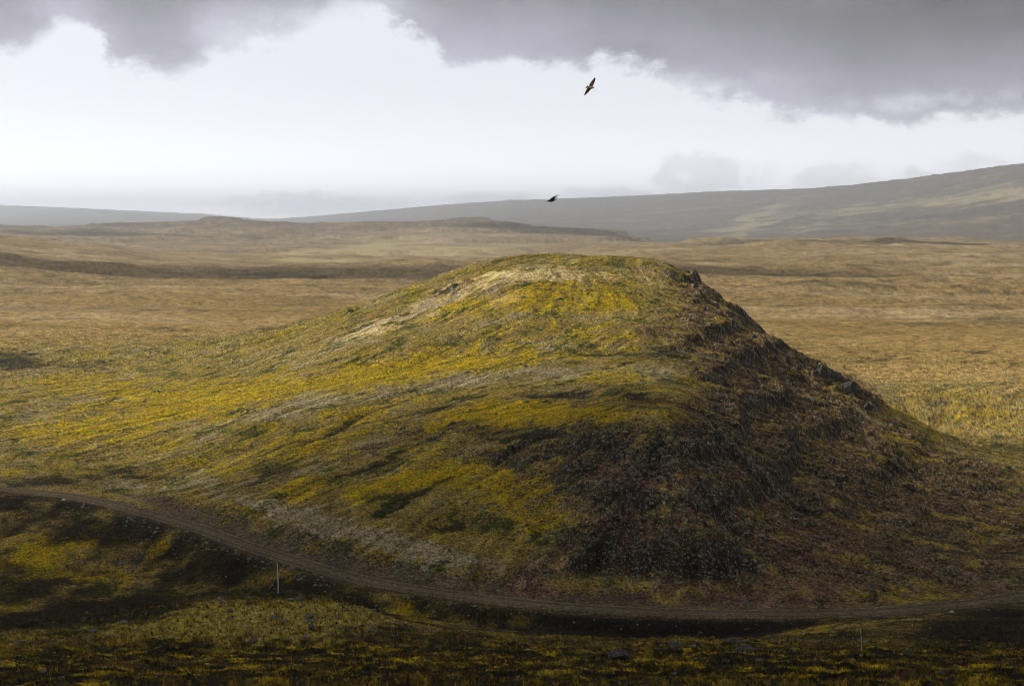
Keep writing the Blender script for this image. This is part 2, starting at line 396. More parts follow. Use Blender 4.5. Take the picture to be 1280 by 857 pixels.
# moor and far ranges
farw = sstep(480, 900, R2)
Z += farw * fbm(X, Y, 90, 4, 51) * 3.2
Z += sstep(800, 1500, R2) * (1 - sstep(9000, 12000, R2)) * fbm(X * .7, Y, 330, 4, 56) * 19.0
Z += sstep(700, 1100, R2) * (1 - sstep(5000, 8000, R2)) * fbm(X * .6, Y, 150, 4, 57) * 5.0
Z += farw * fbm(X, Y, 26, 4, 54, .6) * 1.3
Z += sstep(2600, 4200, R2) * fbm(X, Y, 520, 5, 52, .5, True) * 8.0
Z += sstep(7800, 9800, R2) * fbm(X * .5 + Y * .2, Y, 1100, 5, 53, .6, True) * 34.0
# layered escarpments on the far plateau
zf = Z / 26.0 + fbm(X, Y, 1700, 3, 55) * .8
pf = zf - np.floor(zf)
Z += (sstep(.3, .6, pf) - pf) * 26 * .42 * sstep(2800, 4000, R2)
Z -= np.clip(dark, 0, 1) * .8 * amp_h * offroad * sstep(6, 14, RD)
# keep the road bed and its bank
Z = Z * (1 - rb) + (ROAD_Z - .12) * rb

Z += fbm(X, Y, .7, 2, 47, .7) * .16 * amp_h * offroad + rng.standard_normal(X.shape) * .03 * nearw * offroad * sstep(25, 45, R2)
PX, PY = project(X, Y, Z)
dr, da = grad_polar(Z)
slope2 = np.hypot(dr, da)

# ------------------------------------------------------------------ ground cover colours
def col(*c): return np.array(c)
def mix(a, b, w): return a + (b - a) * w[..., None]
dax = np.clip(Z - Z0, -4, 4) * 1.0
XN = X - .75 * Z * nearw; YN = Y + .95 * Z * nearw + dax * nearw
n_big = fbm(X, Y, 45, 4, 61); n_mid = fbm(X, Y, 12, 4, 62); n_sm = fbm(XN, YN, 3.2, 4, 63, .6); n_fine = fbm(XN, YN, .9, 3, 64, .7)
# streaked noise along the moor (wind and drainage lie across the view)
n_moor = fbm(X * .42, Y, 40, 5, 65, .6); n_moor2 = fbm(X * .35, Y, 160, 5, 66, .55)

base = np.empty(X.shape + (3,)); base[:] = col(.140, .102, .034)
base = mix(base, col(.165, .122, .018), sstep(.0, .55, n_mid * .9 + SF * .10 + .1))
base = mix(base, col(.048, .052, .012), sstep(.02, .42, fbm(X, Y, 9, 5, 67, .6) + SCo * .12))
base = mix(base, col(.145, .118, .070), sstep(.12, .6, fbm(X, Y, 13, 4, 68) + SF * .08))
# moor beyond the hill
moor = np.empty(X.shape + (3,)); moor[:] = col(.215, .148, .060)
moor = mix(moor, col(.155, .112, .042), sstep(-.1, .45, n_moor))
moor = mix(moor, col(.29, .215, .115), sstep(-.1, .4, n_moor2) * sstep(500, 900, R2) * .85)
moor = mix(moor, col(.070, .062, .032), sstep(.16, .5, fbm(X * .4, Y, 75, 5, 69, .6)) * .75)
mw = sstep(-18, 26, (Y - (470 + 60 * n_big)) * .25) * (1 - hillm * sstep(-49, -44, Z0))
mw = np.maximum(mw, sstep(560, 760, R2))
base = mix(base, moor, mw)
# far ranges: brown heath, pale grass on the slopes
farc = np.empty(X.shape + (3,)); farc[:] = col(.105, .080, .048)
farc = mix(farc, col(.21, .165, .075), sstep(.05, .45, fbm(X * .5, Y, 800, 6, 71, .6)))
farc = mix(farc, col(.05, .045, .040), sstep(.05, .45, fbm(X * .3, Y, 520, 6, 72, .65)))
base = mix(base, farc, sstep(4900, 6300, R2))
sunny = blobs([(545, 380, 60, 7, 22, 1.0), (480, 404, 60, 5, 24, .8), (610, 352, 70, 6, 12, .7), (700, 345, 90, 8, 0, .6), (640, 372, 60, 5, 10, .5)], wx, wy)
base = mix(base, col(.40, .30, .15), sstep(.15, .75, sunny + n_sm * .4 + SF * .08) * .9)  # sun patch on the summit ledge painted in over pale dry grass
grn = fbm(X, Y, 6, 3, 87, .7) * sstep(420, 600, R2) * (1 - sstep(1400, 2600, R2)) + fbm(X, Y, 26, 4, 88, .7) * sstep(700, 1400, R2) * (1 - sstep(6000, 9000, R2)) + fbm(X, Y, 110, 4, 89, .7) * sstep(4000, 7000, R2)
base *= np.clip(1 + 1.0 * grn, .3, 2)[..., None]
sunpatch = blobs([(450, 313, 80, 7, 6, 1.0), (560, 318, 70, 6, 0, 1.0), (390, 322, 60, 4, 0, .9), (250, 322, 90, 4, 0, .6), (640, 310, 60, 8, 0, .5), (500, 300, 80, 5, 0, .5),
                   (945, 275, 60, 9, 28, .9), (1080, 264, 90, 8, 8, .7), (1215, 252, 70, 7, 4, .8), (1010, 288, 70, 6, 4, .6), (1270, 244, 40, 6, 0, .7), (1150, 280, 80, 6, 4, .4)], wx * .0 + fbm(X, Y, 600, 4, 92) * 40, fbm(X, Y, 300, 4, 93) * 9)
base = mix(base, col(.34, .28, .12), sstep(.3, .9, sunpatch + fbm(X * .4, Y, 260, 6, 94, .7) * .9) * .85)  # sunlit patches on the far slopes, painted as paler ground
# paint the covers in, each with broken edges
def cover(c, m, lo=.25, hi=.65, k=1.0, nz=None):
    global base
    nz = n_sm * .75 + n_fine * .35 + SF * .12 + n_mid * .3 if nz is None else nz
    w = sstep(lo, hi, m + nz * sstep(.03, .35, m)) * k
    base = mix(base, c, w)
mott = fbm(XN, YN, 2.4, 4, 111, .65)
base = mix(base, col(.055, .056, .016), sstep(.12, .40, mott + n_mid * .35) * hillm * .7)
base = mix(base, col(.150, .138, .098), sstep(.16, .42, fbm(XN, YN, 2.0, 4, 112, .65) + .5 * fbm(X, Y, 17, 3, 113)) * hillm * .5)
cover(col(.165, .140, .090), gravel, .3, .8, .85)
cover(col(.208, .144, .016), moss, .30, .85, .85)
cover(col(.100, .098, .018), moss * sstep(-.1, .5, fbm(X, Y, 6, 4, 73) + SF * .1), .2, .7, .6)
cover(col(.070, .055, .038), brown, .25, .6, .9)
rw = np.clip(rocky * 1.15, 0, 1)
rockc = np.empty(X.shape + (3,)); rockc[:] = col(.086, .057, .029)
rockc = mix(rockc, col(.098, .055, .038), sstep(.2, .7, red + n_mid * .3))
rockc = mix(rockc, col(.135, .115, .068), sstep(.15, .6, fbm(XN, YN, 5, 4, 75) + SF * .05) * .6)
rockc = mix(rockc, col(.155, .115, .022), sstep(.06, .44, fbm(XN, YN, 13, 5, 76, .62) + SCo * .13 + .25 * np.clip(moss, 0, 1)) * .65)
rockc = mix(rockc, col(.040, .040, .018), sstep(.12, .5, fbm(XN, YN, 11, 5, 78, .6) + SCo * .10) * .5)
rockc = mix(rockc, col(.014, .016, .008), sstep(.12, .5, fbm(XN, YN, 4, 4, 77) + SF * .02) * .7)
base = mix(base, rockc, sstep(.15, .75, rw + n_sm * .45 + n_fine * .2))
cover(col(.060, .038, .030), red * (1 - rw) * hillm, .35, .8, .7)
cover(col(.016, .018, .009), dark * (1 - .5 * sstep(700, 1100, R2)), .22, .75, .85)  # dark heather and lichen, plus painted shade of ledges and hollows
# steep risers show dark lava
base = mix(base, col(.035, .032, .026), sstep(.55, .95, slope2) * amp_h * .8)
# foreground: straw coloured tussocks with the dark shade between them painted in
fg = np.empty(X.shape + (3,)); fg[:] = col(.020, .016, .006)
fg = mix(fg, col(.24, .165, .022), sstep(.0, .36, fbm(X * .7, Y, 1.5, 4, 81, .65) + n_mid * .15))
fg = mix(fg, col(.15, .125, .025), sstep(.1, .5, fbm(X, Y, 3.5, 4, 82)) * .7)
fg = mix(fg, col(.050, .030, .014), sstep(.12, .5, fbm(X, Y, 5, 3, 83)) * .8)
base = mix(base, fg, (1 - sstep(76, 92, R2 + n_mid * 8)) * .92)
# valley side below the road: heath, with the hollow's shade painted in
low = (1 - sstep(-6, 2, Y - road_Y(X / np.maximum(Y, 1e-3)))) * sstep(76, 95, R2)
heath_and_shade = sstep(-.35, .25, fbm(X, Y, 11, 5, 95, .6) - .45 * np.clip(moss, 0, 1) + .1)
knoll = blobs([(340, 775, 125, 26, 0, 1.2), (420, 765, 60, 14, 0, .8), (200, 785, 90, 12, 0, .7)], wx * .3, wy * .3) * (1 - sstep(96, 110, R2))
base = mix(base, col(.030, .024, .012), low * heath_and_shade * .9 * (1 - np.clip(knoll, 0, 1)))
cover(col(.175, .138, .038), knoll, .2, .8, .85)  # knoll painted paler so that its front looks lit
# loose gravel shoulders of the road
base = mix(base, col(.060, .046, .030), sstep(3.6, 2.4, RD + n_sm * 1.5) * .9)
base = mix(base, col(.014, .013, .009), sstep(2.6, 4.2, RD) * sstep(15, 8, RD + n_sm * 5) * (~behind) * np.clip(.35 + .6 * sstep(560, 720, PX0) * sstep(1120, 980, PX0) + 1.1 * fbm(X, Y, 6, 4, 96, .6), 0, .78))  # shade on the steep bank below the road, painted near black
# grain of single stones and tufts
base *= np.clip(1 + .75 * n_fine * nearw + .35 * n_sm + .07 * SF * hillm, .25, 2)[..., None]
pale = sstep(.48, .62, fbm(XN, YN, .75, 2, 85, .8) + .12 * (rocky + gravel) * 1.0) * nearw * (.25 + np.clip(rocky + gravel, 0, 1)) * (R2 > 92)
base = mix(base, col(.20, .19, .16), np.clip(pale, 0, 1) * .6)
base *= np.clip(1 + (.09 * SF + .12 * SCo) * hillm * offroad, .35, 1.7)[..., None]
rnd = rng.standard_normal(X.shape)
base *= np.clip(1 + .28 * rnd * nearw, .35, 1.9)[..., None]
base *= (1 + .12 * hillm)[..., None]
lum = base @ np.array([.3, .6, .1])
sat = 1.14 - .12 * sstep(600, 1500, R2) - .2 * sstep(3000, 6000, R2)
base = np.maximum(lum[..., None] + (base - lum[..., None]) * sat[..., None], .15 * base)
ctr = np.clip(np.maximum(lum, .002) / .088, .02, 3) ** (.62 * nearw)
base *= np.clip(ctr, .1, 1.14)[..., None]
spk = (rnd > 2.05 - .35 * np.clip(rocky + gravel, 0, 1)) * hillm * np.clip(rocky + gravel + .12, 0, 1) * offroad
base = mix(base, col(.24, .22, .14), np.clip(spk, 0, 1) * .65)
base = np.clip(base, .0025, .5)

# ------------------------------------------------------------------ materials
def new_mat(name):
    m = bpy.data.materials.new(name); m.use_nodes = True
    nt = m.node_tree; nt.nodes.clear()
    out = nt.nodes.new('ShaderNodeOutputMaterial'); b = nt.nodes.new('ShaderNodeBsdfPrincipled')
    nt.links.new(b.outputs[0], out.inputs[0])
    b.inputs['Roughness'].default_value = .95
    b.inputs['Specular IOR Level'].default_value = .12
    return m, nt, b
def node(nt, t, **kw):
    n = nt.nodes.new(t)
    for k, v in kw.items(): setattr(n, k, v)
    return n
def noise_mat(name, c1, c2, scale=3.0, bump=.3, rough=.95, dist=.1):
    m, nt, b = new_mat(name)
    tc = node(nt, 'ShaderNodeTexCoord')
    nz = node(nt, 'ShaderNodeTexNoise'); nz.inputs['Scale'].default_value = scale; nz.inputs['Detail'].default_value = 6
    nt.links.new(tc.outputs['Object'], nz.inputs['Vector'])
    cr_ = node(nt, 'ShaderNodeValToRGB')
    cr_.color_ramp.elements[0].position = .35; cr_.color_ramp.elements[1].position = .68
    cr_.color_ramp.elements[0].color = (*c1, 1); cr_.color_ramp.elements[1].color = (*c2, 1)
    nt.links.new(nz.outputs['Fac'], cr_.inputs['Fac']); nt.links.new(cr_.outputs['Color'], b.inputs['Base Color'])
    bp = node(nt, 'ShaderNodeBump'); bp.inputs['Strength'].default_value = bump; bp.inputs['Distance'].default_value = dist
    nt.links.new(nz.outputs['Fac'], bp.inputs['Height']); nt.links.new(bp.outputs['Normal'], b.inputs['Normal'])
    b.inputs['Roughness'].default_value = rough
    return m
def land_mat():
    m, nt, b = new_mat('land_cover')
    at_ = node(nt, 'ShaderNodeAttribute', attribute_name='cover')
    tc = node(nt, 'ShaderNodeTexCoord')
    nz = node(nt, 'ShaderNodeTexNoise'); nz.inputs['Scale'].default_value = 2.6; nz.inputs['Detail'].default_value = 5; nz.inputs['Roughness'].default_value = .7
    nt.links.new(tc.outputs['Object'], nz.inputs['Vector'])
    mr = node(nt, 'ShaderNodeMapRange'); mr.inputs[1].default_value = .3; mr.inputs[2].default_value = .7; mr.inputs[3].default_value = .2; mr.inputs[4].default_value = 1.8
    nt.links.new(nz.outputs['Fac'], mr.inputs[0])
    mx = node(nt, 'ShaderNodeVectorMath', operation='SCALE')
    nt.links.new(at_.outputs['Color'], mx.inputs[0]); nt.links.new(mr.outputs[0], mx.inputs['Scale'])
    nt.links.new(mx.outputs[0], b.inputs['Base Color'])
    bp = node(nt, 'ShaderNodeBump'); bp.inputs['Strength'].default_value = .6; bp.inputs['Distance'].default_value = .25
    nt.links.new(nz.outputs['Fac'], bp.inputs['Height']); nt.links.new(bp.outputs['Normal'], b.inputs['Normal'])
    b.inputs['Specular IOR Level'].default_value = .05
    return m
M_land = land_mat()

def mesh_obj(name, V, faces, mat, smooth=True, parent=None, colors=None):
    me = bpy.data.meshes.new(name)
    V = np.asarray(V, np.float32); faces = np.asarray(faces, np.int32)
    k = faces.shape[1]
    me.vertices.add(len(V)); me.vertices.foreach_set('co', V.ravel())
    me.loops.add(faces.size); me.loops.foreach_set('vertex_index', faces.ravel())
    me.polygons.add(len(faces))
    me.polygons.foreach_set('loop_start', np.arange(0, faces.size, k, dtype=np.int32))
    me.polygons.foreach_set('use_smooth', np.full(len(faces), smooth))
    if colors is not None:
        ca = me.color_attributes.new('cover', 'FLOAT_COLOR', 'POINT')
        ca.data.foreach_set('color', np.c_[colors, np.ones(len(colors))].astype(np.float32).ravel())
    me.update(calc_edges=True); me.validate()
    me.materials.append(mat)
    o = bpy.data.objects.new(name, me); COL.objects.link(o)
    if parent: o.parent = parent
    return o
def tag(o, label=None, cat=None, group=None, kind=None):
    if label: o['label'] = label
    if cat: o['category'] = cat
    if group: o['group'] = group
    if kind: o['kind'] = kind
    return o

# ------------------------------------------------------------------ land sheets: one continuous land, cut along natural borders
vid = np.arange(NA * NR).reshape(NA, NR)
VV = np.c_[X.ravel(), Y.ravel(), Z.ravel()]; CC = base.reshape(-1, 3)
q = np.stack([vid[:-1, :-1], vid[1:, :-1], vid[1:, 1:], vid[:-1, 1:]], -1)
yc = YQ[:-1, :-1]; zc = Z0[:-1, :-1]
ahead = np.abs(A2[:-1, :-1]) < math.radians(40)
uu = np.clip(X[:-1, :-1] / np.maximum(Y[:-1, :-1], 1), -1, 1)
is_hill = ahead & (Y[:-1, :-1] > road_Y(uu) + 5) & (yc < 560) & (zc > -50.8 + 2 * n_big[:-1, :-1])
is_ridge = (yc > far(3300)) & (yc < far(4750))
is_mount = yc >= far(4750)
is_ground = ~(is_hill | is_ridge | is_mount)
def land(name, mask, label):
    fs = q[mask].reshape(-1, 4)[:, ::-1]
    used, inv = np.unique(fs.ravel(), return_inverse=True)
    o = mesh_obj(name, VV[used], inv.reshape(-1, 4), M_land, True, None, CC[used])
    return tag(o, label, None, None, 'structure')
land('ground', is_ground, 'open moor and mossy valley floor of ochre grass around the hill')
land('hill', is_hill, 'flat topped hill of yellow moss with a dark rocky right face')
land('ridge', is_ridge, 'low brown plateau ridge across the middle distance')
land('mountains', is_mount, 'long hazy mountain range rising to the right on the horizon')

# ------------------------------------------------------------------ road
def height(x, y):
    """height of the land at a spot"""
    a = math.atan2(x, y); r = math.hypot(x, y)
    i = min(max(int(np.searchsorted(AZ, a)) - 1, 0), NA - 2); j = min(max(int(np.searchsorted(R, r)) - 1, 0), NR - 2)
    s = (a - AZ[i]) / (AZ[i + 1] - AZ[i]); t = (r - R[j]) / (R[j + 1] - R[j])
    return float(Z[i, j] * (1 - s) * (1 - t) + Z[i + 1, j] * s * (1 - t) + Z[i, j + 1] * (1 - s) * t + Z[i + 1, j + 1] * s * t)
def cell(x, y):
    return (min(max(int(np.searchsorted(AZ, math.atan2(x, y))), 0), NA - 1), min(max(int(np.searchsorted(R, math.hypot(x, y))), 0), NR - 1))

tang = np.gradient(road, axis=0); tang /= np.hypot(tang[:, 0], tang[:, 1])[:, None]
norm = np.c_[-tang[:, 1], tang[:, 0]]
prof = [(-2.15, -.55), (-2.0, -.02), (-1.88, .14), (-1.65, .06), (-1.35, -.02), (-.95, -.05), (-.5, .05), (0, .09), (.5, .05), (.95, -.05), (1.35, -.02), (1.65, .06), (1.88, .14), (2.0, .0), (2.15, -.55)]
rc = []; rv = []
for j, (o_, h_) in enumerate(prof):
    edge = abs(o_) > 2
    wob = fbm(ss, ss * 0 + j * 5.3, 4, 4, 300, .7) * (.75 if edge else .3)
    hz = fbm(ss, ss * 0 + j * 3.1, 1.6, 3, 310) * .05 + fbm(ss, ss * 0, 25, 2, 320) * .08
    p = road + norm * (o_ + wob)[:, None]
    rv.append(np.c_[p, ROAD_Z + h_ + hz])
    cb = col(.165, .125, .068) if edge and abs(o_) < 2.6 else (col(.068, .052, .034) if abs(abs(o_) - 1.0) < .45 else col(.118, .090, .054))
    if o_ == 0: cb = col(.085, .074, .030)
    rc.append(cb[None] * (1 + .35 * fbm(ss, ss * 0 + j * 2.2, 2.0, 5, 330, .75) + .35 * fbm(ss, ss * 0 + 3, 18, 3, 340) + .6 * fbm(ss, ss * 0 + j * 1.1, .9, 2, 341, .7))[:, None].clip(.25, 2))
rv = np.stack(rv, 1); rc = np.stack(rc, 1)
n, k = rv.shape[:2]
ids = np.arange(n * k).reshape(n, k)
fq = np.stack([ids[:-1, :-1], ids[:-1, 1:], ids[1:, 1:], ids[1:, :-1]], -1).reshape(-1, 4)
if rv[10, 0, 0] != 0:
    e1 = rv[0, 1] - rv[0, 0]; e2 = rv[1, 0] - rv[0, 0]
    if np.cross(e1, e2)[2] < 0: fq = fq[:, ::-1]
tag(mesh_obj('road', rv.reshape(-1, 3), fq, M_land, True, None, rc.reshape(-1, 3)), 'narrow brown gravel track winding round the foot of the hill', None, None, 'structure')

# ------------------------------------------------------------------ stones
M_rock = noise_mat('lava_rock', (.050, .046, .040), (.15, .14, .115), 4.0, .5)
M_rockd = noise_mat('dark_lava_rock', (.022, .021, .019), (.075, .068, .055), 3.0, .6)
M_grey = noise_mat('grey_rock', (.075, .070, .052), (.18, .17, .13), 5.0, .5)
M_pale = noise_mat('pale_rock', (.30, .29, .26), (.5, .48, .44), 3.0, .3)
def rock_mesh(seed, sub, flat=.65):
    r = random.Random(seed)
    bm = bmesh.new(); bmesh.ops.create_icosphere(bm, subdivisions=sub, radius=1)
    cuts = [(Vector((r.gauss(0, 1), r.gauss(0, 1), r.gauss(0, 1))).normalized(), r.uniform(.5, .85)) for _ in range(9)]
    for v in bm.verts:
        p = v.co.copy()
        for nv, d in cuts:
            e = p.dot(nv) - d
            if e > 0: p -= nv * e * .9
        p *= 1 + r.uniform(-.07, .07)
        p.z *= flat; p.x *= 1.25
        v.co = p
    V = np.array([v.co[:] for v in bm.verts]); Fc = np.array([[v.index for v in f.verts] for f in bm.faces]); bm.free()
    return V, Fc
small = [rock_mesh(100 + k, 1, random.uniform(.5, .8)) for k in range(8)]
big_me = []
for k in range(8):
    V, Fc = rock_mesh(200 + k, 3, random.uniform(.55, .9))
    o = mesh_obj('boulder', V, Fc, (M_rockd, M_grey, M_rock, M_grey)[k % 4], False)
    big_me.append(o.data); bpy.data.objects.remove(o)
V, Fc = rock_mesh(300, 3, .35); o = mesh_obj('boulder', V, Fc, M_rockd, False); slab_me = o.data; bpy.data.objects.remove(o)
V, Fc = rock_mesh(301, 3, .7); o = mesh_obj('boulder', V, Fc, M_pale, False); pale_me = o.data; bpy.data.objects.remove(o)

def hit(px, py):
    """first spot of the land on a line of sight"""
    a, b, c = ray(px, py)
    i = int(np.clip(np.searchsorted(AZ, math.atan2(a, b)), 1, NA - 1))
    lim = R * (c / math.hypot(a, b))
    j = int(np.argmax((Z[i] >= lim) & (R > 12)))
    r = R[j]; s = r / math.hypot(a, b)
    return (a * s, b * s, float(Z[i, j]))
def boulder(px, py, w_px, me, label, group=None, name='boulder', sink=.25, stretch=(1, 1, 1)):
    x, y, z = hit(px, py)
    s = w_px / F * math.hypot(x, y, z) / 2.2
    o = bpy.data.objects.new(name, me); COL.objects.link(o)
    o.location = (x, y, z + s * (.5 - sink) * .6)
    o.scale = (s * stretch[0], s * stretch[1], s * stretch[2])
    o.rotation_euler = (random.uniform(-.25, .25), random.uniform(-.25, .25), random.uniform(0, 6.28))
    tag(o, label, 'boulder', group); return o
b = boulder(918, 803, 26, slab_me, 'flat grey slab rock lying in yellow moss below the road, further left of two slabs'); b.rotation_euler = (.1, .05, .2)
b = boulder(930, 813, 30, slab_me, 'flat grey slab rock lying lowest of the pair in the foreground moss'); b.rotation_euler = (.05, -.08, -.1)
boulder(845, 808, 22, slab_me, 'grey slab half sunk in foreground moss left of the pair of slabs')
boulder(775, 824, 32, big_me[0], 'big dark boulder in the foreground tussocks below the road bank')
boulder(1133, 818, 14, big_me[0], 'small dark boulder in foreground moss right of the short stake')
boulder(80, 625, 5, pale_me, 'small white stone beside the left bend of the track')
boulder(657, 458.5, 7, big_me[3], 'lone dark boulder on the yellow shelf of the hill')
boulder(700, 373, 5, big_me[1], 'dark boulder on the grass just below the hill summit')
boulder(688, 362, 5, big_me[5], 'dark boulder on hill summit grass above its neighbour')
boulder(1190, 765, 6, pale_me, 'pale stone on the bank below the right end of the track')
boulder(54, 840, 9, big_me[2], 'grey stone among tussocks at lower left of the foreground')
boulder(455, 841, 8, big_me[4], 'pale grey stone among tussocks in the middle of the foreground')
for _ in range(100):
    t = random.random(); px = 85 + t * 330
    y0 = np.interp(px, [p[0] for p in road_px], [p[1] for p in road_px])
    boulder(px, y0 + random.uniform(9, 24), random.uniform(2.5, 6), random.choice(big_me[1::2]), 'grey boulder tipped down the bank below the left bend of the track', 'boulders on the bank below the track')
for _ in range(60):
    px = random.gauss(850, 60); py = 548 + random.uniform(-14, 34) + abs(px - 850) * .05
    boulder(px, py, random.uniform(3, 9), random.choice(big_me), 'angular dark boulder in the crag band across the front of the hill', 'boulders of the crag band')
for _ in range(44):
    px = random.uniform(670, 1120); py = np.interp(px, [670, 860, 1120], [725, 735, 735]) - abs(random.gauss(0, 45))
    boulder(px, py, random.uniform(2.5, 6), random.choice(big_me), 'boulder in the dark scree on the lower face of the hill', 'boulders in the scree')
for _ in range(32):
    px = random.uniform(0, 1280)
    boulder(px, random.uniform(803, 856), random.uniform(3, 9), random.choice(big_me), 'small grey boulder among the straw coloured foreground tussocks', 'boulders among the foreground tussocks')
# crags standing out along the right skyline of the hill
def block_mesh(seed):
    r = random.Random(seed); bm = bmesh.new(); bmesh.ops.create_icosphere(bm, subdivisions=4, radius=1.3)
    cuts = [(Vector(d).normalized(), r.uniform(.55, .9)) for d in ((1, .1, .1), (-1, .2, 0), (.1, 1, 0), (.2, -1, .1), (0, .15, 1), (.7, .7, .3), (-.6, .5, .7), (.3, -.8, .6), (-.8, -.5, .2))]
    for v in bm.verts:
        p = v.co.copy()
        for nv, d in cuts:
            e = p.dot(nv) - d
            if e > 0: p -= nv * e
        v.co = p * (1 + r.uniform(-.025, .025))
    V = np.array([v.co[:] for v in bm.verts]); Fc = np.array([[v.index for v in f.verts] for f in bm.faces]); bm.free()
    o = mesh_obj('crag', V, Fc, M_rockd, False); me = o.data; bpy.data.objects.remove(o); return me
blocks = [block_mesh(400 + k) for k in range(5)]
for px, py, w in ((876, 353, 9), (948, 417, 9), (990, 445, 11), (1034, 464, 17), (1050, 470, 24), (1068, 484, 26), (1090, 506, 15)):
    boulder(px - 6, py + 5, w, random.choice(blocks), 'dark jagged crag on the right hand skyline of the hill', 'crags on the hill skyline', 'crag', .6, (1, 1, 1.1))

# the many small stones
SV = []; SFc = []; off = 0
cand = 0; placed = 0
while placed < 12000 and cand < 100000:
    cand += 1
    px = random.uniform(-40, 1320); py = random.uniform(330, 806)
    a, b_, c = ray(px, py)
    x, y, z = hit(px, py)
    if y > 560 or y < 60: continue
    i, j = cell(x, y)
    if RD[i, j] < 3.4: continue
    w = rocky[i, j] * .9 + min(gravel[i, j], 1) * .5 + (.30 if (RD[i, j] < 10) else 0) + .05
    if random.random() > w: continue
    V, Fc = random.choice(small)
    s = (.05 + .32 * random.random() ** 7) * (1 + .3 * rocky[i, j])
    th = random.uniform(0, 6.28); ca, sa = math.cos(th), math.sin(th)
    q_ = V * s * np.array([random.uniform(.6, 1.2), random.uniform(.7, 1.2), random.uniform(.9, 1.9)])
    SV.append(np.c_[q_[:, 0] * ca - q_[:, 1] * sa + x, q_[:, 0] * sa + q_[:, 1] * ca + y, q_[:, 2] + height(x, y) + s * .05])
    SFc.append(Fc + off); off += len(V); placed += 1
tag(mesh_obj('stones', np.vstack(SV), np.vstack(SFc), noise_mat('scree_stone', (.045, .038, .030), (.17, .155, .12), .5, .4), False), 'small loose stones strewn over the hill and banks', None, None, 'stuff')

# ------------------------------------------------------------------ grass tussocks of the near slope
def grass():
    rg = np.random.default_rng(5)
    N = 15000
    r = np.sqrt(rg.uniform(48 ** 2, 98 ** 2, N)); a = rg.uniform(-.42, .42, N)
    x = r * np.sin(a); y = r * np.cos(a)
    keep = fbm(x * .7, y, 1.5, 4, 81, .65) + .25 * rg.standard_normal(N) > .05
    x = x[keep]; y = y[keep]
    V = []; Fc = []; K = []; off = 0
    pal = np.array([(.18, .115, .017), (.125, .085, .013), (.07, .058, .013), (.20, .14, .035), (.05, .03, .011)])
    for xx, yy in zip(x, y):
        zz = height(xx, yy)
        nb = rg.integers(7, 12); s = rg.uniform(.09, .24)
        cb = pal[rg.choice(5, p=[.32, .26, .2, .12, .10])]
        ang = rg.uniform(0, 6.28, nb); lean = rg.uniform(.3, 1.2, nb); ln = s * rg.uniform(.7, 1.3, nb); w = s * .14
        ca, sa = np.cos(ang), np.sin(ang); sp = s * .35 * rg.uniform(0, 1, nb)
        bx = xx + ca * sp; by = yy + sa * sp
        tx = bx + ca * ln * np.sin(lean); ty = by + sa * ln * np.sin(lean); tz = zz + ln * np.cos(lean)
        v = np.empty((nb, 3, 3))
        v[:, 0] = np.c_[bx - sa * w, by + ca * w, np.full(nb, zz - .02)]
        v[:, 1] = np.c_[bx + sa * w, by - ca * w, np.full(nb, zz - .02)]
        v[:, 2] = np.c_[tx, ty, tz]
        V.append(v.reshape(-1, 3)); Fc.append(np.arange(off, off + 3 * nb).reshape(-1, 3)); off += 3 * nb
        K.append(np.repeat(cb[None] * rg.uniform(.7, 1.25), 3 * nb, 0))
    tag(mesh_obj('grass', np.vstack(V), np.vstack(Fc), M_land, True, None, np.vstack(K)), 'straw coloured grass tussocks over the near slope', None, None, 'stuff')
grass()

# ------------------------------------------------------------------ marker stakes
M_wood = noise_mat('weathered_wood', (.42, .40, .31), (.62, .60, .50), 14.0, .2, .8, .01)
def stake(px, py, tall, w, lean, label, Yd=None):
    x, y, z = hit(px, py)
    if Yd: x, y = (px - CX) / F * Yd, Yd; z = height(x, y)
    n = 10; ringn = 8; V = []; Fc = []
    for k in range(n + 1):
        t = k / n; h = -.25 + t * (tall + .25)
        r = w * (.5 - .12 * t) * (1 if k < n else .6)
        bend = .012 * math.sin(t * 3.0) * tall
        for m in range(ringn):
            a = m / ringn * 2 * math.pi + .4
            V.append((lean * h + bend + r * math.cos(a), r * math.sin(a), h))
    for k in range(n):
        for m in range(ringn):
            p = k * ringn + m; p2 = k * ringn + (m + 1) % ringn
            Fc.append((p, p2, p2 + ringn, p + ringn))
    V.append((lean * tall, 0, tall + .02)); top = len(V) - 1
    for m in range(ringn):
        Fc.append((n * ringn + m, n * ringn + (m + 1) % ringn, top, top))
    bm = bmesh.new(); vs = [bm.verts.new(v) for v in V]
    for f in Fc:
        bm.faces.new([vs[i] for i in dict.fromkeys(f)])
    me = bpy.data.meshes.new('marker_stake'); bm.to_mesh(me); bm.free(); me.materials.append(M_wood)
    o = bpy.data.objects.new('marker_stake', me); COL.objects.link(o); o.location = (x, y, z)
    tag(o, label, 'stake'); return math.hypot(x, y)
d = 96
stake(342.5, 743.5, 2.2, .075, -.022, 'tall pale wooden marker stake standing on the knoll below the track', 95.0)
stake(1076.5, 811, 1.1, .038, -.05, 'short pale wooden marker stake in the foreground moss under the track')

